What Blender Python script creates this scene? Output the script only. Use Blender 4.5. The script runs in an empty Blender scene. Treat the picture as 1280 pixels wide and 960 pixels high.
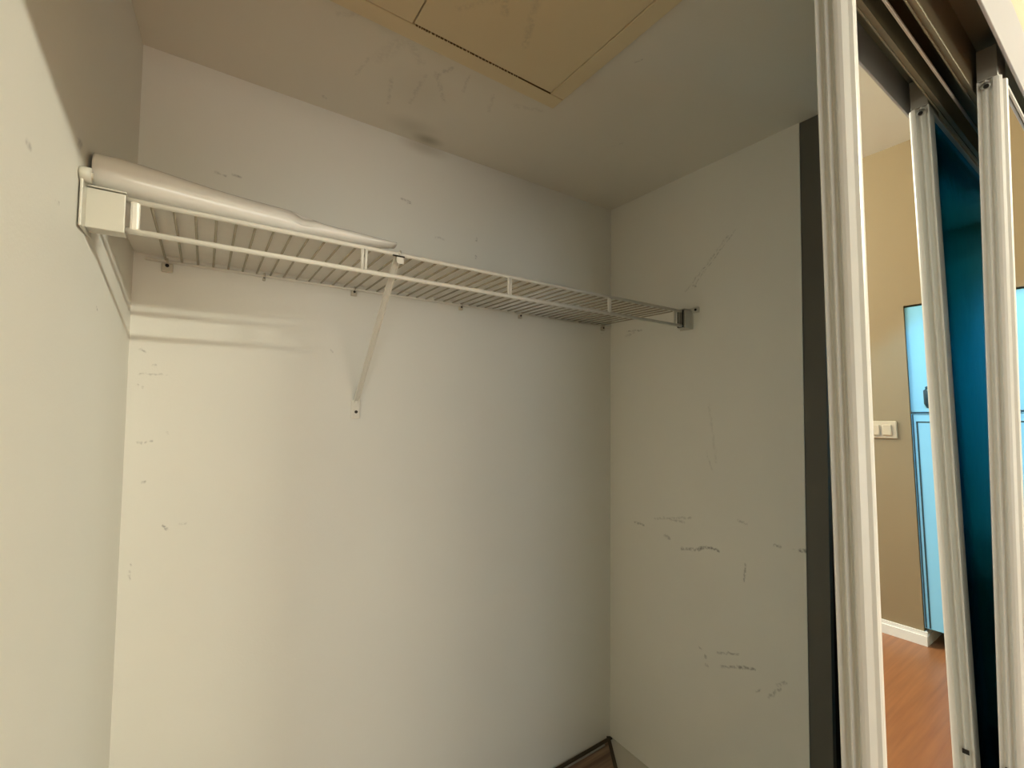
import bpy, bmesh, math, random
from mathutils import Vector, Matrix
random.seed(7)
H = 1.094                      # eye height above the floor; coordinates below are given from eye level

# ------------------------------------------------------------------ camera
sc = bpy.context.scene
cam_d = bpy.data.cameras.new('camera'); cam = bpy.data.objects.new('camera', cam_d)
sc.collection.objects.link(cam); sc.camera = cam
yaw, pitch, roll = math.radians(34.25), math.radians(2.45), math.radians(.636)
fw = Vector((math.sin(yaw)*math.cos(pitch), math.cos(yaw)*math.cos(pitch), math.sin(pitch)))
rt = Vector((math.cos(yaw), -math.sin(yaw), 0)); up = rt.cross(fw)
rt2 = math.cos(roll)*rt + math.sin(roll)*up; up2 = -math.sin(roll)*rt + math.cos(roll)*up
m = Matrix((rt2, up2, -fw)).transposed().to_4x4(); m.translation = (0, 0, H)
cam.matrix_world = m
cam_d.sensor_width = 36; cam_d.lens = 564/1280*36; cam_d.clip_start = .01; cam_d.clip_end = 50

# ------------------------------------------------------------------ world and exposure
w = bpy.data.worlds.new('world'); sc.world = w; w.use_nodes = True
w.node_tree.nodes['Background'].inputs[0].default_value = (.8, .85, 1, 1)
w.node_tree.nodes['Background'].inputs[1].default_value = .3
sc.view_settings.view_transform = 'Standard'; sc.view_settings.look = 'None'
sc.view_settings.gamma = 1; sc.view_settings.use_curve_mapping = False
sc.view_settings.exposure = 0.0

# ------------------------------------------------------------------ lights
def area(name, loc, target, sx, sy, power, col, spread=180):
    l = bpy.data.lights.new(name, 'AREA'); l.shape = 'RECTANGLE'; l.size = sx; l.size_y = sy
    l.energy = power; l.color = col; l.spread = math.radians(spread)
    o = bpy.data.objects.new(name, l); sc.collection.objects.link(o)
    loc = Vector(loc) + Vector((0, 0, H)); o.location = loc
    o.rotation_euler = (Vector(target) + Vector((0, 0, H)) - loc).to_track_quat('-Z', 'Y').to_euler()
    return o
LAMP = 15.0
LAMP2 = 345.0
area('fill_west', (-1.55, -.55, .0), (1.2, .0, -.0), 1.25, .9, 2.2, (.84, .97, 1))  # added fill light from the west, no window built there
area('fill_south', (.3, -4.15, -.45), (.3, .5, .3), 2.2, 1.1, 38, (1, .97, .86))  # added low fill that brightens the upper closet, not a real window
area('fill_southwest', (-1.35, -3.4, .15), (.6, .6, .1), 1.5, 1.3, 42, (.92, .97, .97))  # added fill for the right side of the closet, not a real window
def spot(name, loc, target, power, col, ang, blend=.3, r=.05):
    l = bpy.data.lights.new(name, 'SPOT'); l.energy = power; l.color = col; l.spot_size = math.radians(ang)
    l.spot_blend = blend; l.shadow_soft_size = r
    o = bpy.data.objects.new(name, l); sc.collection.objects.link(o)
    loc = Vector(loc) + Vector((0, 0, H)); o.location = loc
    o.rotation_euler = (Vector(target) + Vector((0, 0, H)) - loc).to_track_quat('-Z', 'Y').to_euler()
spot('fridge_fill_spot', (1.75, -.02, .7), (2.9, -.04, -.25), 38, (.22, .62, 1), 62, .25)  # unseen cool spot added to brighten the refrigerator

# ------------------------------------------------------------------ helpers
def lin(r, g, b):
    f = lambda c: ((c/255+.055)/1.055)**2.4 if c > 10 else c/255/12.92
    return (f(r), f(g), f(b), 1)
MATS = {}
def mat(name, col, rough=.5, metal=0, spec=.5, noise=0, nscale=8, bump=0, bscale=200, trans=0, coat=0):
    mt = bpy.data.materials.new(name); mt.use_nodes = True; nt = mt.node_tree; N = nt.nodes; L = nt.links
    b = N['Principled BSDF']; b.inputs['Base Color'].default_value = col; b.inputs['Roughness'].default_value = rough
    b.inputs['Metallic'].default_value = metal; b.inputs['Specular IOR Level'].default_value = spec
    if coat: b.inputs['Coat Weight'].default_value = coat
    g = N.new('ShaderNodeNewGeometry')
    if noise:
        n = N.new('ShaderNodeTexNoise'); n.inputs['Scale'].default_value = nscale; n.inputs['Detail'].default_value = 4
        L.new(g.outputs['Position'], n.inputs['Vector'])
        mx = N.new('ShaderNodeMix'); mx.data_type = 'RGBA'
        mx.inputs[6].default_value = tuple(c*(1-noise) for c in col[:3])+(1,)
        mx.inputs[7].default_value = tuple(min(1, c*(1+noise)) for c in col[:3])+(1,)
        L.new(n.outputs['Fac'], mx.inputs[0]); L.new(mx.outputs[2], b.inputs['Base Color'])
    if bump:
        n2 = N.new('ShaderNodeTexNoise'); n2.inputs['Scale'].default_value = bscale; n2.inputs['Detail'].default_value = 3
        L.new(g.outputs['Position'], n2.inputs['Vector'])
        bp = N.new('ShaderNodeBump'); bp.inputs['Strength'].default_value = bump; bp.inputs['Distance'].default_value = .002
        L.new(n2.outputs['Fac'], bp.inputs['Height']); L.new(bp.outputs['Normal'], b.inputs['Normal'])
    if trans:
        tr = N.new('ShaderNodeBsdfTranslucent'); tr.inputs['Color'].default_value = col
        ms = N.new('ShaderNodeMixShader'); ms.inputs[0].default_value = trans
        out = N['Material Output']; L.new(b.outputs[0], ms.inputs[1]); L.new(tr.outputs[0], ms.inputs[2]); L.new(ms.outputs[0], out.inputs[0])
    return mt

SOFT = {'ceiling_paint': .42, 'right_wall_paint': .75, 'hatch_paint': .8, 'left_wall_paint': .8, 'back_wall_paint': .75}
def scuffed(name, col, strokes, rough=.55, smudge=None):
    """wall paint with scuff marks: strokes = (p, q, width, strength), points from eye level; dark rubbed marks"""
    mt = mat(name, col, rough, noise=.035, nscale=3, bump=.10, bscale=260)
    nt = mt.node_tree; N = nt.nodes; L = nt.links; b = N['Principled BSDF']
    g = N.new('ShaderNodeNewGeometry')
    nz = N.new('ShaderNodeTexNoise'); nz.inputs['Scale'].default_value = 60; nz.inputs['Detail'].default_value = 3
    L.new(g.outputs['Position'], nz.inputs['Vector'])
    sb = N.new('ShaderNodeVectorMath'); sb.operation = 'SUBTRACT'; sb.inputs[1].default_value = (.5, .5, .5)
    L.new(nz.outputs['Color'], sb.inputs[0])
    scl = N.new('ShaderNodeVectorMath'); scl.operation = 'SCALE'; scl.inputs['Scale'].default_value = .012
    L.new(sb.outputs[0], scl.inputs[0])
    ad = N.new('ShaderNodeVectorMath'); ad.operation = 'ADD'
    L.new(g.outputs['Position'], ad.inputs[0]); L.new(scl.outputs[0], ad.inputs[1])
    acc = None
    for p, q, wd, st in strokes:
        a = Vector(p)+Vector((0, 0, H)); c = Vector(q)+Vector((0, 0, H)); ba = c-a
        if ba.length < 1e-4: ba = Vector((0, 0, 1e-3))
        pa = N.new('ShaderNodeVectorMath'); pa.operation = 'SUBTRACT'; L.new(ad.outputs[0], pa.inputs[0]); pa.inputs[1].default_value = a
        dt = N.new('ShaderNodeVectorMath'); dt.operation = 'DOT_PRODUCT'; L.new(pa.outputs[0], dt.inputs[0])
        dt.inputs[1].default_value = ba/ba.length_squared
        cl = N.new('ShaderNodeClamp'); L.new(dt.outputs['Value'], cl.inputs[0])
        sc_ = N.new('ShaderNodeVectorMath'); sc_.operation = 'SCALE'; sc_.inputs[0].default_value = ba; L.new(cl.outputs[0], sc_.inputs['Scale'])
        di = N.new('ShaderNodeVectorMath'); di.operation = 'DISTANCE'; L.new(pa.outputs[0], di.inputs[0]); L.new(sc_.outputs[0], di.inputs[1])
        mr = N.new('ShaderNodeMapRange'); mr.inputs['From Min'].default_value = wd; mr.inputs['From Max'].default_value = wd*.15
        mr.inputs['To Min'].default_value = 0; mr.inputs['To Max'].default_value = st
        mr.interpolation_type = 'SMOOTHSTEP'
        L.new(di.outputs['Value'], mr.inputs['Value']); mr.inputs['To Max'].default_value = st*SOFT.get(name, .9)
        if acc is None: acc = mr.outputs[0]
        else:
            mxm = N.new('ShaderNodeMath'); mxm.operation = 'MAXIMUM'; L.new(acc, mxm.inputs[0]); L.new(mr.outputs[0], mxm.inputs[1]); acc = mxm.outputs[0]
    n3 = N.new('ShaderNodeTexNoise'); n3.inputs['Scale'].default_value = 170; L.new(g.outputs['Position'], n3.inputs['Vector'])
    mr2 = N.new('ShaderNodeMapRange'); mr2.inputs['From Min'].default_value = .35; mr2.inputs['From Max'].default_value = .6
    L.new(n3.outputs['Fac'], mr2.inputs['Value'])
    mu = N.new('ShaderNodeMath'); mu.operation = 'MULTIPLY'; L.new(acc, mu.inputs[0]); L.new(mr2.outputs[0], mu.inputs[1])
    src = b.inputs['Base Color'].links[0].from_socket
    mx = N.new('ShaderNodeMix'); mx.data_type = 'RGBA'; L.new(mu.outputs[0], mx.inputs[0]); L.new(src, mx.inputs[6])
    mx.inputs[7].default_value = (.10, .09, .08, 1)
    last = mx.outputs[2]
    for c, rad, st in (smudge or []):
        di = N.new('ShaderNodeVectorMath'); di.operation = 'SUBTRACT'; L.new(g.outputs['Position'], di.inputs[0]); di.inputs[1].default_value = Vector(c)+Vector((0, 0, H))
        dv = N.new('ShaderNodeVectorMath'); dv.operation = 'DIVIDE'; L.new(di.outputs[0], dv.inputs[0]); dv.inputs[1].default_value = rad
        ln = N.new('ShaderNodeVectorMath'); ln.operation = 'LENGTH'; L.new(dv.outputs[0], ln.inputs[0])
        mr = N.new('ShaderNodeMapRange'); mr.inputs['From Min'].default_value = 1; mr.inputs['From Max'].default_value = 0
        mr.inputs['To Min'].default_value = 0; mr.inputs['To Max'].default_value = st; mr.interpolation_type = 'SMOOTHSTEP'
        L.new(ln.outputs['Value'], mr.inputs['Value'])
        m2 = N.new('ShaderNodeMix'); m2.data_type = 'RGBA'; L.new(mr.outputs[0], m2.inputs[0]); L.new(last, m2.inputs[6]); m2.inputs[7].default_value = (.22, .20, .12, 1)
        last = m2.outputs[2]
    L.new(last, b.inputs['Base Color'])
    return mt

def obj(name, bm, m_, parent=None, smooth=False, label=None, cat=None, group=None, kind=None, bevel=0):
    """links bm (absolute, eye-level coordinates) as ONE mesh object with a sensible origin"""
    bmesh.ops.recalc_face_normals(bm, faces=bm.faces)
    me = bpy.data.meshes.new(name)
    xs = [v.co.copy() for v in bm.verts]
    mn = Vector([min(c[i] for c in xs) for i in range(3)]); mxx = Vector([max(c[i] for c in xs) for i in range(3)])
    org = Vector(((mn.x+mxx.x)/2, (mn.y+mxx.y)/2, mn.z))
    for v in bm.verts: v.co -= org
    bm.to_mesh(me); bm.free()
    if smooth:
        for p in me.polygons: p.use_smooth = True
    me.materials.append(m_)
    o = bpy.data.objects.new(name, me); sc.collection.objects.link(o)
    wl = org + Vector((0, 0, H))
    if parent is not None:
        o.parent = parent
        par = parent; off = Vector()
        while par is not None: off += par.location; par = par.parent
        o.location = wl - off
    else: o.location = wl
    if bevel:
        md = o.modifiers.new('bevel', 'BEVEL'); md.width = bevel; md.segments = 2; md.limit_method = 'ANGLE'
    tag(o, label, cat, group, kind)
    return o
def tag(o, label=None, cat=None, group=None, kind=None):
    for k, v in (('label', label), ('category', cat), ('group', group), ('kind', kind)):
        if v: o[k] = v
def thing(name, label, cat, loc, group=None):
    o = bpy.data.objects.new(name, None); sc.collection.objects.link(o); o.empty_display_size = .05
    o.location = Vector(loc)+Vector((0, 0, H)); tag(o, label, cat, group); return o
def struct(name, bm, m_, parent=None, label=None):
    return obj(name, bm, m_, parent, label=label, kind=None if parent else 'structure')
def box(x0, x1, y0, y1, z0, z1, bm=None):
    bm = bm or bmesh.new()
    vs = [bm.verts.new((x, y, z)) for x in (x0, x1) for y in (y0, y1) for z in (z0, z1)]
    for f in ((0,1,3,2),(4,6,7,5),(0,4,5,1),(2,3,7,6),(0,2,6,4),(1,5,7,3)): bm.faces.new([vs[i] for i in f])
    return bm
def prism(poly, z0, z1, bm=None):
    bm = bm or bmesh.new()
    a = [bm.verts.new((x, y, z0)) for x, y in poly]; b = [bm.verts.new((x, y, z1)) for x, y in poly]
    n = len(poly); bm.faces.new(a); bm.faces.new(list(reversed(b)))
    for i in range(n): bm.faces.new([a[i], b[i], b[(i+1) % n], a[(i+1) % n]])
    return bm
def tube(pts, r, seg=8, bm=None, caps=True):
    bm = bm or bmesh.new(); pts = [Vector(p) for p in pts]; rings = []
    rs = r if isinstance(r, (list, tuple)) else [r]*len(pts)
    for i, p in enumerate(pts):
        t = (pts[min(i+1, len(pts)-1)]-pts[max(i-1, 0)]).normalized()
        ref = Vector((0, 0, 1)) if abs(t.z) < .9 else Vector((1, 0, 0))
        s = t.cross(ref).normalized(); u = s.cross(t)
        rings.append([bm.verts.new(p+rs[i]*(math.cos(2*math.pi*k/seg)*s+math.sin(2*math.pi*k/seg)*u)) for k in range(seg)])
    for a, b in zip(rings, rings[1:]):
        for k in range(seg): bm.faces.new([a[k], a[(k+1) % seg], b[(k+1) % seg], b[k]])
    if caps: bm.faces.new(rings[0]); bm.faces.new(list(reversed(rings[-1])))
    return bm
def disc(c, n, r, t, seg=16, bm=None):
    n = Vector(n).normalized(); c = Vector(c); return tube([c, c+n*t], r, seg, bm)

# ------------------------------------------------------------------ materials
PAINT = lin(237, 235, 226)
def S(ax, v, pts):
    out = []
    for a, b, wd, st in pts:
        mk = (lambda p: (p[0], v, p[1])) if ax == 'y' else ((lambda p: (v, p[0], p[1])) if ax == 'x' else (lambda p: (p[0], p[1], v)))
        out.append((mk(a), mk(b), wd, st))
    return out
M_back = scuffed('back_wall_paint', PAINT, S('y', 1.083, [
    ((.005,.462),(.02,.461),.004,.5), ((.032,.467),(.046,.465),.004,.6), ((.395,.512),(.415,.511),.005,.5), ((.41,.505),(.42,.506),.003,.7),
    ((.49,.434),(.515,.434),.005,.3), ((.61,.453),(.612,.458),.005,.6), ((.611,.404),(.612,.408),.005,.6),
    ((-.102,.093),(-.094,.088),.003,.5), ((-.082,.066),(-.077,.065),.003,.4), ((-.102,.047),(-.06,.047),.003,.45),
    ((-.103,.027),(-.103,.024),.003,.6), ((-.095,.024),(-.095,.021),.003,.6), ((-.10,-.08),(-.094,-.08),.004,.5), ((-.087,-.079),(-.079,-.079),.003,.5),
    ((-.09,-.154),(-.088,-.154),.004,.6), ((-.056,-.238),(-.051,-.246),.004,.8), ((-.03,-.238),(-.022,-.238),.004,.3), ((-.101,-.30),(-.101,-.33),.0025,.6),
    ((-.056,-.062),(-.056,-.068),.003,.3), ((.236,.118),(.24,.112),.003,.5), ((1.10,.24),(1.105,.24),.004,.5),
    ((.0,.345),(.01,.34),.004,.3)]), smudge=[((.452,1.083,.665),(.09,.05,.03),.30)])
M_right = scuffed('right_wall_paint', PAINT, S('x', 1.145, [
    ((1.01,.241),(.95,.238),.005,.6), ((.98,.232),(1.02,.225),.005,.3), ((.79,.33),(.66,.455),.004,.4), ((.77,.335),(.64,.465),.003,.4), ((.765,.342),(.76,.336),.005,.6),
    ((.978,-.372),(.945,-.374),.006,.65), ((.90,-.345),(.775,-.316),.005,.4), ((.87,-.335),(.80,-.335),.005,.4), ((.865,-.386),(.85,-.392),.008,.5),
    ((.81,-.412),(.76,-.400),.006,.6), ((.76,-.400),(.73,-.385),.007,.9), ((.73,-.385),(.695,-.386),.006,.9),
    ((.627,-.445),(.623,-.400),.004,.6), ((.64,-.295),(.62,-.30),.005,.4), ((.55,-.334),(.538,-.334),.006,.9), ((.495,-.331),(.485,-.33),.006,.9), ((.51,-.333),(.508,-.333),.004,.6),
    ((.752,-.663),(.748,-.665),.005,.6), ((.738,-.678),(.735,-.682),.005,.7), ((.735,-.702),(.73,-.702),.005,.5), ((.70,-.654),(.65,-.634),.005,.5), ((.67,-.64),(.645,-.633),.005,.6),
    ((.69,-.685),(.65,-.665),.005,.6), ((.65,-.665),(.605,-.65),.006,.8), ((.57,-.70),(.545,-.665),.006,.45), ((.55,-.66),(.53,-.645),.006,.45), ((.60,-.70),(.59,-.69),.004,.5),
    ((.73,-.13),(.71,-.18),.004,.25), ((.72,.0),(.70,-.15),.006,.15)]))
M_left = scuffed('left_wall_paint', PAINT, [((-.137,.74,.31),(-.137,.755,.315),.008,.5), ((-.145,.60,.24),(-.145,.606,.24),.006,.4),
    ((-.149,.52,-.0),(-.149,.524,0),.004,.5), ((-.149,.54,-.175),(-.149,.545,-.167),.004,.8), ((-.141,.68,.215),(-.141,.69,.215),.003,.4),
    ((-.13,.86,.13),(-.13,.862,.128),.003,.9)])
M_ceil = scuffed('ceiling_paint', lin(232, 227, 213), S('z', .673, [
    ((.195,1.04),(.199,1.045),.006,.8), ((.245,.87),(.235,.93),.005,.35), ((.30,.90),(.32,.98),.006,.4), ((.37,.83),(.42,.90),.007,.45), ((.355,.85),(.36,.95),.007,.35),
    ((.39,.80),(.37,.84),.007,.5), ((.43,.80),(.44,.85),.005,.35), ((.50,.82),(.52,.87),.007,.3), ((.678,.578),(.684,.565),.003,.8),
    ((.85,.82),(.87,.78),.003,.4), ((.28,.80),(.26,.86),.02,.22), ((.62,.80),(.56,.82),.01,.25), ((.2,.78),(.17,.80),.008,.3), ((.30,.79),(.33,.82),.015,.25)]), smudge=[((.452,1.06,.673),(.055,.03,.05),.55),((.40,1.03,.673),(.09,.05,.05),.22),((.36,.90,.673),(.10,.10,.1),.08)])
M_hatch = scuffed('hatch_paint', lin(224, 209, 172), S('z', .66, [((.36,.56),(.40,.62),.01,.2), ((.42,.55),(.47,.66),.01,.2), ((.38,.60),(.33,.66),.008,.15)]), rough=.45)
M_caulk = mat('dirty_joint', lin(120, 95, 60), .8)
M_white = mat('white_coated_wire', lin(232, 228, 216), .35)
M_deck = mat('shaded_coated_wire', lin(166, 157, 136), .5)  # darker copy of the white coating, shade painted into the deck wires
M_plastic = mat('white_plastic', lin(206, 203, 190), .38)
M_clip = mat('clear_plastic', lin(205, 198, 180), .3)
M_screw = mat('dull_screw', lin(70, 62, 50), .5, .6)
M_dark = mat('dark_hole', lin(25, 22, 18), .8)
M_liner = mat('shelf_liner', (.95,.93,.88,1), .5, noise=.05, nscale=60, bump=.4, bscale=90, trans=.45)
M_roll = mat('rolled_plastic', (.93,.91,.86,1), .2, coat=.6, trans=.12)
M_alu = mat('white_aluminium', lin(206, 206, 200), .32)
M_bracket = mat('grey_bracket', lin(150, 148, 140), .45, .3)
M_mirror = mat('mirror_glass', (.86, .89, .87, 1), 0.0, 1)
M_blueback = mat('mirror_back_blue', (.012, .27, .56, 1), .14, metal=1, noise=.12, nscale=30, bump=.15, bscale=45)
M_track = mat('track_metal', lin(128, 120, 98), .42, .4)
M_trackw = mat('track_fascia_white', lin(170, 169, 170), .4)
M_grey = mat('dark_grey_edge', lin(96, 94, 86), .6)
M_black = mat('compartment_shade', lin(22, 20, 18), .9)  # near-black colour stands in for shade
M_room = mat('room_paint_beige', lin(143, 124, 94), .6, noise=.03, nscale=3)
M_cream = mat('room_paint_cream', lin(180, 172, 142), .6, bump=.2, bscale=180)
M_roomc = mat('room_ceiling_white', lin(208, 206, 202), .7)
M_base = mat('baseboard_white', lin(235, 232, 226), .35)
M_switch = mat('switch_cream', lin(196, 178, 152), .4)
M_fridge = mat('fridge_painted_daylight', lin(140, 208, 244), .3)  # blue daylight painted into the base colour
M_seam = mat('fridge_seam', lin(40, 70, 80), .5)
M_closetfloor = mat('painted_subfloor', lin(205, 198, 184), .7, noise=.06, nscale=10)
M_edge = mat('dark_sheet_edge', lin(62, 50, 34), .7)
M_opal = bpy.data.materials.new('opal_glass_lit'); M_opal.use_nodes = True
_b = M_opal.node_tree.nodes['Principled BSDF']; _b.inputs['Emission Color'].default_value = (1, .99, .86, 1); _b.inputs['Emission Strength'].default_value = LAMP

M_tube = bpy.data.materials.new('tube_lit'); M_tube.use_nodes = True
_b = M_tube.node_tree.nodes['Principled BSDF']; _b.inputs['Emission Color'].default_value = (1, .98, .80, 1); _b.inputs['Emission Strength'].default_value = LAMP2

M_blueback.node_tree.nodes['Principled BSDF'].inputs['Specular Tint'].default_value = (.1, .55, .9, 1)

def wood(name, c1, c2, rough, ang=0, pitch_=.12):
    mt = bpy.data.materials.new(name); mt.use_nodes = True; nt = mt.node_tree; N = nt.nodes; L = nt.links
    b = N['Principled BSDF']; b.inputs['Roughness'].default_value = rough
    g = N.new('ShaderNodeNewGeometry'); mp = N.new('ShaderNodeMapping'); mp.inputs['Rotation'].default_value = (0, 0, ang)
    mp.inputs['Scale'].default_value = (3, 60, 1); L.new(g.outputs['Position'], mp.inputs['Vector'])
    n = N.new('ShaderNodeTexNoise'); n.inputs['Scale'].default_value = 1; n.inputs['Detail'].default_value = 6
    L.new(mp.outputs[0], n.inputs['Vector']); r = N.new('ShaderNodeValToRGB')
    r.color_ramp.elements[0].position = .3; r.color_ramp.elements[0].color = c1
    r.color_ramp.elements[1].position = .7; r.color_ramp.elements[1].color = c2
    L.new(n.outputs['Fac'], r.inputs[0])
    L.new(r.outputs[0], b.inputs['Base Color']); return mt
M_sheet = wood('brown_vinyl_wood', lin(92, 64, 46), lin(150, 122, 98), .55, math.radians(60))
M_lam = wood('laminate_floor', lin(128, 80, 50), lin(150, 98, 62), .3, math.radians(20))

# ------------------------------------------------------------------ closet shell
B, RX, CZ, FZ = 1.083, 1.145, .673, -H
def lx(y): return -.118-.057*(B-y)
struct('wall_back', box(-.3, RX, B, B+.08, FZ, CZ), M_back)
struct('wall_left', prism([(lx(B+.08), B+.08), (lx(.20), .20), (lx(.20)-.12, .20), (lx(B)-.12, B+.08)], FZ, CZ), M_left)
struct('wall_right', box(RX, RX+.02, .483, B+.08, FZ, CZ), M_right)
struct('trim_1', box(RX+.002, RX+.018, .4372, .4828, FZ, CZ), M_grey)
struct('ceiling', box(-.35, 2.3, .215, B+.08, CZ, CZ+.05), M_ceil)
struct('floor', box(-.35, 2.3, .10, B+.08, FZ-.05, FZ), M_closetfloor)
# compartment behind the stacked doors, its darkness painted on as near-black walls
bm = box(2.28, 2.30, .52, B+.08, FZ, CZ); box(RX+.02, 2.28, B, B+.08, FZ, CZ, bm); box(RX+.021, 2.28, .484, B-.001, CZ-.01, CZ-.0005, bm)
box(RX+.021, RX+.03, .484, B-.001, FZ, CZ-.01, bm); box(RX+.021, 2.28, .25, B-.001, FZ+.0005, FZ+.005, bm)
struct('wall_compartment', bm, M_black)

struct('wall_bounce_end', box(2.28, 2.30, .2, .519, FZ, CZ), M_cream)  # unseen wall kept pale to bounce light into the gap between the doors
# header over the opening, room shell
bm = box(-1.6, 2.83, .126, .215, .62, 1.335); box(-.4, 1.66, .2152, .235, .56, CZ, bm)
struct('wall_header', bm, M_cream)
struct('wall_front_left', box(-1.6, lx(.2)-.001, .126, .2, FZ, .62), M_cream)
struct('wall_front_right', box(1.64, 2.83, .126, .2, FZ, -.42, box(2.3, 2.83, .126, .2, -.42, .62)), M_cream)  # opening above the half wall added to let light into the compartment
struct('wall_room_east', prism([(2.83, -4.2), (2.83, -.367), (3.55, -.367), (3.55, -.445), (2.93, -.445), (2.93, -4.2)], FZ, 1.335), M_room)
struct('wall_kitchen', prism([(3.5, -.367), (3.56, -.367), (3.56, .8), (3.5, .8)], FZ, 1.335), M_room)
struct('wall_kitchen_side', box(2.83, 3.56, .55, .6, FZ, 1.335), M_room)
struct('wall_above_fridge', box(2.83, 3.5, -.367, .55, .516, 1.335), M_room)
struct('wall_room_west', box(-1.66, -1.6, -4.2, .2, FZ, 1.335), M_cream)
struct('wall_room_south', box(-1.6, 2.83, -4.26, -4.2, FZ, 1.335), M_cream)
struct('ceiling_room', box(-1.66, 3.56, -4.26, .8, 1.335, 1.38), M_roomc)
struct('floor_room', box(-1.66, 3.56, -4.26, .0995, FZ-.05, FZ), M_lam)
struct('floor_kitchen', box(2.31, 3.56, .0996, .8, FZ-.05, FZ), M_lam)
def base(name, pts, t=.014, h=.062):
    bm = bmesh.new()
    for (a, b) in zip(pts, pts[1:]):
        a, b = Vector(a), Vector(b); d = (b-a).normalized(); n = Vector((-d.y, d.x))
        for (t_, z0, z1) in ((t, 0, h*.72), (t*.6, h*.72, h)):
            p = [a-d*0, b+d*0, b+n*t_, a+n*t_]
            prism([tuple(q) for q in p], FZ+z0, FZ+z1, bm)
    return struct(name, bm, M_base)
base('baseboard_east', [(2.829, -4.2), (2.829, -.353)])
base('baseboard_corner', [(2.8296, -.366), (3.5, -.366)])

# ------------------------------------------------------------------ attic hatch in the ceiling
t = thing('attic_hatch', 'yellowish painted access hatch with flat frame set in the closet ceiling', 'hatch', (.3, .55, .658))
zb, zt = .661, .6735
fr = [('frame_board', (-.03, .625, .732, .767)), ('frame_board', (.590, .625, .30, .731)), ('frame_board', (-.03, .279, .30, .731))]
for n, (x0, x1, y0, y1) in fr: obj(n, box(x0, x1, y0, y1, zb, zt), M_hatch, t, bevel=.0015)
obj('panel', box(.2815, .5885, .30, .730, zb+.0008, zt), M_hatch, t, bevel=.0015)
bm = bmesh.new()
x = .285
while x < .585:
    L_ = random.uniform(.002, .006) if x < .50 else .012
    rr = random.uniform(.0006, .0016) if x < .34 else random.uniform(.0004, .0009)
    box(x, x+L_, .7312-rr, .7312+rr, zb-.0006, zb+.002, bm); x += L_+(random.uniform(.001, .004) if x < .50 else 0)
obj('joint', bm, M_caulk, t)

# ------------------------------------------------------------------ wire shelf
YF, ZT, ZL, YB = .778, .265, .224, 1.083
t = thing('wire_shelf', 'white coated wire shelf running the width of the closet wall', 'shelf', (.5, .93, ZL-.004))
XL, XR = -.128, 1.128
rail = lambda y, z, r, x0=XL, x1=XR: tube([(x0, y, z), (x1, y, z)], r, 10)
obj('rail', rail(YF, ZT, .0038), M_white, t, True)
obj('rail', rail(YF, ZL, .0040), M_white, t, True)
obj('rail', rail(YB-.008, ZT-.002, .0030, -.10, 1.135), M_white, t, True)
pts = [(0, YF+.001, ZT+.0015), (0, YB-.006, ZT+.0005)]
first = None; x = -.0696; n = 0
while x < 1.115:
    if first is None:
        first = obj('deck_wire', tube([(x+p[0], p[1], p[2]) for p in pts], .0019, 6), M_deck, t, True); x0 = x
        lo = first.location.copy()
    else:
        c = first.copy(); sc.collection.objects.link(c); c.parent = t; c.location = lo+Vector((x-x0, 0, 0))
    x += .02525
for xs in (.219, .521, .818, 1.075):
    obj('spacer', tube([(xs-.003, YF, ZT), (xs-.003, YF-.001, ZL)], .0030, 8, tube([(xs+.004, YF+.001, ZT), (xs+.003, YF, ZL)], .0026, 8)), M_white, t, True)
bm = bmesh.new(); box(-.0905, -.0795, YF-.004, YF+.004, ZL, ZT, bm)
obj('spacer', bm, M_white, t, bevel=.0035)

# end brackets
def end_bracket(xw, s, label):
    """xw wall plane at the rail, s = +1 the box grows to +x"""
    t = thing('shelf_bracket', label, 'bracket', (xw, YF, ZL-.01))
    w = .0415 if s > 0 else .036
    def bx(a0, a1, y0, y1, z0, z1): return box(min(xw+s*a0, xw+s*a1), max(xw+s*a0, xw+s*a1), y0, y1, z0, z1)
    g = .0 if s > 0 else .0
    obj('wall_plate', bx(0.0005, .0035, YF-(.030 if s > 0 else .012), YF+.030, ZL-(.012 if s > 0 else .008), ZT+.012), M_plastic, t, bevel=.001)
    # hollow box: front, top, bottom, back walls
    bm = bx(.003, w, YF-.0105, YF-.0075, ZL-.007, ZT+.003)
    q = bx(.003, w, YF-.0075, YF+.014, ZL-.007, ZL-.0045); 
    for vv in (bx(.003, w, YF-.0075, YF+.014, ZT+.0005+.005, ZT+.008),):
        me_ = bpy.data.meshes.new('x'); vv.to_mesh(me_); bm.from_mesh(me_); vv.free()
    me_ = bpy.data.meshes.new('x'); q.to_mesh(me_); bm.from_mesh(me_); q.free()
    vv = bx(.003, w*.9, YF+.012, YF+.014, ZL-.007, ZT+.008); me_ = bpy.data.meshes.new('x'); vv.to_mesh(me_); bm.from_mesh(me_); vv.free()
    obj('socket', bm, M_plastic, t, bevel=.0012)
    return t
t = end_bracket(lx(YF), 1, 'larger white plastic end bracket holding the shelf on the left wall')
obj('screw_ear', tube([(lx(YF-.02)+.0005, YF-.024, ZT+.013), (lx(YF)+.010, YF-.024, ZT+.013)], .0095, 14), M_plastic, t, True)
obj('screw', disc((lx(YF)+.010, YF-.024, ZT+.013), (1, 0, 0), .004, .0015), M_clip, t)
t = end_bracket(RX, -1, 'small white end bracket holding the shelf on the right wall')
obj('screw_ear', box(RX-.006, RX-.0005, YF-.033, YF-.0125, ZT-.004, ZT+.013), M_plastic, t, bevel=.003)
obj('screw', disc((RX-.006, YF-.023, ZT+.005), (-1, 0, 0), .0036, .0015), M_dark, t)
obj('socket_ring', tube([(RX-.038, YF-.004, ZT+.004), (RX-.038, YF-.004, ZL-.004), (RX-.038, YF+.012, ZL-.004), (RX-.038, YF+.012, ZT+.004)], .0016, 8), M_dark, t, True)

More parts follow.
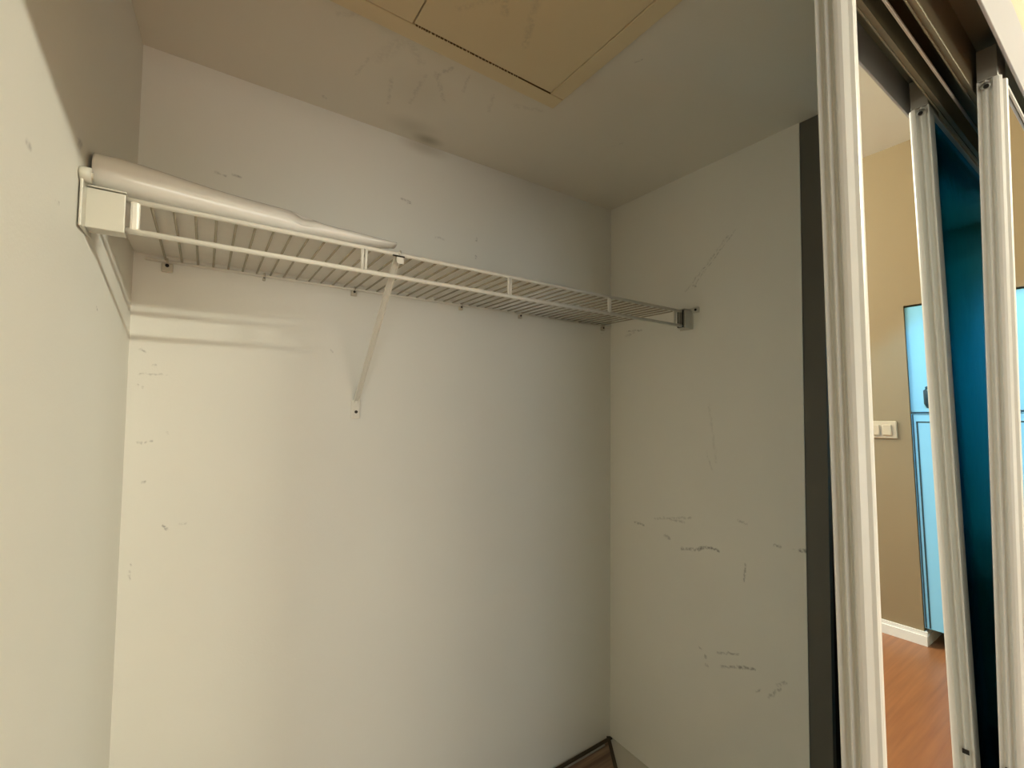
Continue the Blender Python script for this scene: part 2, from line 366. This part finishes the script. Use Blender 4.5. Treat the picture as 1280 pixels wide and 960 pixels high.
# diagonal support brace
t = thing('support_brace', 'white diagonal brace from the wall up to the shelf front', 'brace', (.293, B, -.035))
A = Vector((.293, B-.006, -.006)); Bv = Vector((.281, YF+.004, ZT-.002))
d = (Bv-A).normalized(); s_ = Vector((1, 0, 0)); u_ = d.cross(s_).normalized()
bm = bmesh.new(); prof = [(-.0055, 0), (-.0055, .006), (-.003, .0085), (.003, .0085), (.0055, .006), (.0055, 0), (.004, 0), (.004, .005), (-.004, .005), (-.004, 0)]
ra = [bm.verts.new(A+s_*a+u_*b) for a, b in prof]; rb = [bm.verts.new(Bv+s_*a*1.05+u_*b) for a, b in prof]
for i in range(len(prof)): j = (i+1) % len(prof); bm.faces.new([ra[i], ra[j], rb[j], rb[i]])
bm.faces.new(ra); bm.faces.new(rb)
obj('strut', bm, M_white, t)
obj('hook', tube([(.281, YF+.012, ZT-.008), (.281, YF+.002, ZT+.001), (.281, YF-.0045, ZT+.0035), (.281, YF-.006, ZT-.004)], .003, 8), M_white, t, True)
obj('hook_plate', box(.275, .288, YF-.0062, YF-.0045, ZT-.018, ZT-.0025), M_white, t, bevel=.0006)
obj('slot', box(.267, .289, YF-.0068, YF-.0058, ZT-.0065, ZT-.0038), M_dark, t)
obj('foot_plate', box(.283, .304, B-.0065, B-.0005, -.040, .005), M_white, t, bevel=.003)
obj('screw', disc((.2935, B-.0065, -.024), (0, -1, 0), .0036, .0015), M_screw, t)

# wall clips under the back rail
clips = [(-.067, 1.5, 'wide clear shelf clip with dark screw at the far left of the back rail'),
         (.096, .5, 'second shelf clip from the left, tiny, under the wire deck'),
         (.282, 1.1, 'shelf clip on the back rail just left of the diagonal brace'),
         (.564, .9, 'first shelf clip right of the diagonal brace'),
         (.760, .9, 'shelf clip below the third rail spacer, second right of the brace'),
         (1.101, 1.1, 'shelf clip in the corner at the right end of the back rail')]
for x, k, lab in clips:
    t = thing('shelf_clip', lab, 'clip', (x, B, ZT-.018), 'clips holding the back rail')
    obj('body', box(x-.006*k, x+.006*k, B-.009, B-.0005, ZT-.007-.010*k, ZT-.005), M_clip, t, bevel=.002)
    obj('hook', tube([(x, B-.004, ZT-.006), (x, B-.013, ZT-.004), (x, B-.012, ZT+.003)], .002, 6), M_clip, t, True)
    obj('screw', disc((x, B-.009, ZT-.004-.004*k), (0, -1, 0), .0026*k**.5, .002), M_dark, t)

# ------------------------------------------------------------------ shelf liner sheet with its rolled front edge
t = thing('shelf_liner', 'off white plastic liner lying on the shelf, front edge rolled into a tube', 'liner', (.2, .9, ZT+.006))
bm = bmesh.new(); nx, ny = 60, 10; g = []
for i in range(nx+1):
    x = lx(.9)+.012+(.66-(-.12))*i/nx; row = []
    for j in range(ny+1):
        y = .800+(1.072-.800)*j/ny
        row.append(bm.verts.new((max(x, lx(y)+.004), y, ZT+.0075+.0008*math.sin(i*.9+j)+.0006*math.sin(j*1.7))))
    g.append(row)
for i in range(nx):
    for j in range(ny): bm.faces.new([g[i][j], g[i+1][j], g[i+1][j+1], g[i][j+1]])
o = obj('sheet', bm, M_liner, t, True)
# roll: stations (x, ztop, zbot, depth half)
st = [(-.130,.3255,.279,.023),(-.115,.3255,.2775,.024),(-.098,.3255,.276,.024),(-.062,.3215,.2745,.0235),(-.03,.3170,.2740,.0225),(.005,.3130,.2735,.021),(.04,.3105,.273,.020),(.078,.3085,.2725,.019),
      (.105,.3080,.2725,.018),(.117,.3070,.2725,.016),(.124,.3030,.2725,.0165),(.133,.3040,.2725,.018),(.145,.2990,.2725,.019),(.160,.2955,.2725,.021),(.185,.2960,.2725,.020),(.214,.2965,.2735,.018),(.245,.2950,.276,.016),(.280,.2935,.283,.014)]
bm = bmesh.new(); seg = 24; rings = []
for i, (x, zt_, zb_, hd) in enumerate(st):
    zc, hz = (zt_+zb_)/2, (zt_-zb_)/2; yc = .800; ring = []
    lip = max(0, (x-.15)/.13)
    for k in range(seg):
        a = 2*math.pi*k/seg; ca, sa = math.cos(a), math.sin(a)
        yy = yc+hd*ca; zz = zc+hz*(abs(sa)**(.85))*(1 if sa > 0 else -1)
        if .112 < x < .135 and 1.9 < a < 3.3: zz -= .004; yy += .004       # the crease
        if lip > 0 and sa > 0 and ca < .2: yy += .008*lip*sa
        ring.append(bm.verts.new((x, yy, zz)))
    rings.append(ring)
for a, b in zip(rings, rings[1:]):
    for k in range(seg): bm.faces.new([a[k], a[(k+1) % seg], b[(k+1) % seg], b[k]])
o = obj('roll', bm, M_roll, t, True)
md = o.modifiers.new('s', 'SUBSURF'); md.levels = 1; md.render_levels = 2
md = o.modifiers.new('t', 'SOLIDIFY'); md.thickness = .0008

# ------------------------------------------------------------------ sliding mirror doors
def door(x0, mY, width, label, tilt=0):
    t = thing('sliding_door', label, 'door', (x0, mY, 0)); t['group'] = 'mirrored sliding closet doors'
    zt_, zb_ = .503, FZ+.022
    P = [(0, .0262), (0, .0252)]
    for va, vb in ((.0252, .0172), (.0160, .0088)):              # two scalloped grooves along the end face
        P += [(.0045*math.sin(math.pi*q/8), va+(vb-va)*q/8) for q in range(1, 8)] + [(0, vb)] + ([(0, .0160)] if va > .02 else [])
    P += [(0, .0072), (.0006, .0050), (.0022, .0022), (.0052, -.0004),
          (.0064, .0000), (.0082, .0036), (.0145, .0038), (.0178, .0010), (.0195, -.0024), (.0225, -.0034), (.0270, -.0034), (.0285, -.0020), (.0285, .0262)]
    for k in (0, 1):
        poly = [(x0+a, mY+b) for a, b in P] if k == 0 else [(x0+width-a, mY+b) for a, b in P]
        obj('stile', prism(poly, zb_, zt_), M_alu, t)
    obj('top_rail', box(x0+.0286, x0+width-.0286, mY-.0015, mY+.026, zt_-.005, zt_), M_alu, t, bevel=.001)
    obj('bottom_rail', box(x0+.0286, x0+width-.0286, mY-.0025, mY+.026, zb_, zb_+.045), M_alu, t, bevel=.001)
    obj('mirror_panel', box(x0+.0286, x0+width-.0286, mY, mY+.004, zb_+.045, zt_-.0055), M_mirror, t)
    obj('backing', box(x0+.0286, x0+width-.0286, mY+.0042, mY+.0200, zb_+.045, zt_-.0055), M_blueback, t)
    bk = obj('corner_bracket', box(x0-.0006, x0+.06, mY+.0035, mY+.0258, zt_+.0002, .552), M_bracket, t, bevel=.0008)
    obj('screw', disc((x0-.0002, mY+.0166, zt_-.010), (-1, 0, 0), .0058, .0012, 18), M_bracket, t, True)
    obj('screw_hole', disc((x0-.0015, mY+.0156, zt_-.0115), (-1, 0, 0), .0034, .0004, 12), M_dark, t)
    obj('slot', box(x0-.0004, x0+.0002, mY+.0125, mY+.0205, -.523, -.516), M_dark, t)
    obj('roller', tube([(x0+.05, mY+.006, .548), (x0+.05, mY+.020, .548)], .014, 16), M_dark, t, True)
    t.rotation_euler = (-math.radians(tilt), 0, 0)
    return t
# the empties sit at eye level so that the inner door leans about that height
door(.543, .179, .655, 'inner mirrored sliding door, nearest white frame edge beside the closet opening', .85)
door(.972, .1323, .655, 'outer mirrored sliding door at the right edge, in front of the other', 0)

# ------------------------------------------------------------------ door track
t = thing('door_track', 'two channel metal track with white fascia above the mirror doors', 'track', (.75, .16, .513))
x0, x1 = lx(.2)+.004, 1.638
obj('fascia', box(x0, x1, .122, .1258, .513, .62), M_trackw, t, bevel=.001)
obj('channel_plate', box(x0, x1, .1262, .2148, .575, .580), M_track, t)
obj('middle_fin', box(x0, x1, .1635, .1655, .4965, .5748, box(x0, x1, .1700, .1720, .4965, .5748, box(x0, x1, .1655, .1700, .4985, .502))), M_track, t)
obj('back_fin', box(x0, x1, .2115, .2145, .535, .5748, box(x0, x1, .2060, .2115, .535, .538)), M_track, t)
for sx, sy in ((.845, .147), (.86, .191), (.35, .147), (1.3, .147)):
    obj('screw', disc((sx, sy, .5748), (0, 0, -1), .0045, .002), M_screw, t, True)

# ------------------------------------------------------------------ brown sheet on the closet floor
t = thing('vinyl_floor_sheet', 'brown wood look sheet with dark edges in the far closet corner', 'floor sheet', (.6, .9, FZ))
poly = [(1.137, 1.076), (lx(1.07)+.01, 1.076), (lx(.4)+.01, .40), (.64, .40)]
def inset_strip(p, q, wd, side):
    p, q = Vector(p), Vector(q); d = (q-p).normalized(); n = Vector((-d.y, d.x))*side
    return [tuple(p), tuple(q), tuple(q+n*wd), tuple(p+n*wd)]
obj('sheet', prism(poly, FZ+.0005, FZ+.003), M_sheet, t)
obj('edge_strip', prism(inset_strip(poly[0], poly[1], .011, 1), FZ+.0032, FZ+.006), M_edge, t)
obj('light_seam', prism([(1.10, 1.063), (-.05, 1.063), (-.05, 1.057), (1.095, 1.057)], FZ+.0032, FZ+.0045), M_bracket, t)
obj('edge_strip', prism(inset_strip(poly[0], poly[3], .011, -1), FZ+.0032, FZ+.0058), M_edge, t)

# ------------------------------------------------------------------ room things seen in the mirrors
t = thing('light_switch', 'cream double rocker light switch on the beige room wall in the mirror', 'switch', (2.829, -.47, -.15))
zc = -.092; yc = -.481
obj('cover_plate', box(2.822, 2.8295, yc-.062, yc+.062, zc-.043, zc+.043), M_switch, t, bevel=.003)
for k in (-1, 1): obj('rocker', box(2.815, 2.8225, yc+k*.024-.018, yc+k*.024+.018, zc-.028, zc+.024), M_switch, t, bevel=.003)
t = thing('refrigerator', 'refrigerator with blue daylight painted on, beside the wall corner, seen in the mirror', 'refrigerator', (3.1, -.03, FZ))
fx = 2.838
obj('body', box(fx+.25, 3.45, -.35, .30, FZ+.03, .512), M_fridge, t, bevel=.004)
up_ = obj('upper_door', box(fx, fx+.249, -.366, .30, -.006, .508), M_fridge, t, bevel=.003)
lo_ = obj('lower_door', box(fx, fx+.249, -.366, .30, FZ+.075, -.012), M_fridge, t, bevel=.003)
obj('seal', box(fx-.0015, fx+.001, -.361, -.357, FZ+.08, -.014, box(fx-.0015, fx+.001, -.361, .28, -.0175, -.014)), M_seam, lo_)
obj('seal', box(fx-.0015, fx+.001, -.348, -.342, FZ+.08, -.050, box(fx-.0015, fx+.001, -.348, .28, -.056, -.050)), M_seam, lo_)
obj('handle', tube([(fx-.001, -.30, .02), (fx-.03, -.30, .035), (fx-.03, -.30, .095), (fx-.001, -.30, .11)], .008, 8), M_seam, up_, True)
obj('kick_plate', box(3.12, 3.13, -.35, .29, FZ+.001, FZ+.029), M_seam, t)

# ceiling lamp of the room (behind the photographer)
t = thing('ceiling_light', 'round opal glass ceiling lamp lighting the room outside the closet', 'lamp', (.45, -2.1, 1.21))
obj('base', disc((.45, -2.1, 1.3348), (0, 0, -1), .15, .02, 32), M_base, t)
bm = bmesh.new(); bmesh.ops.create_uvsphere(bm, u_segments=32, v_segments=16, radius=.13)
for v in bm.verts: v.co = Vector((v.co.x+.45, v.co.y-2.1, min(v.co.z, 0)*.75+1.313))
bmesh.ops.remove_doubles(bm, verts=bm.verts, dist=1e-5)
obj('shade', bm, M_opal, t, True)
t = thing('ceiling_light', 'long tube ceiling fixture lighting the room outside the closet', 'lamp', (1.95, -2.1, 1.26))
obj('base', box(1.47, 2.79, -2.17, -2.03, 1.30, 1.3348), M_base, t)
obj('tube_light', tube([(1.5, -2.1, 1.262), (2.76, -2.1, 1.262)], .035, 16), M_tube, t, True)
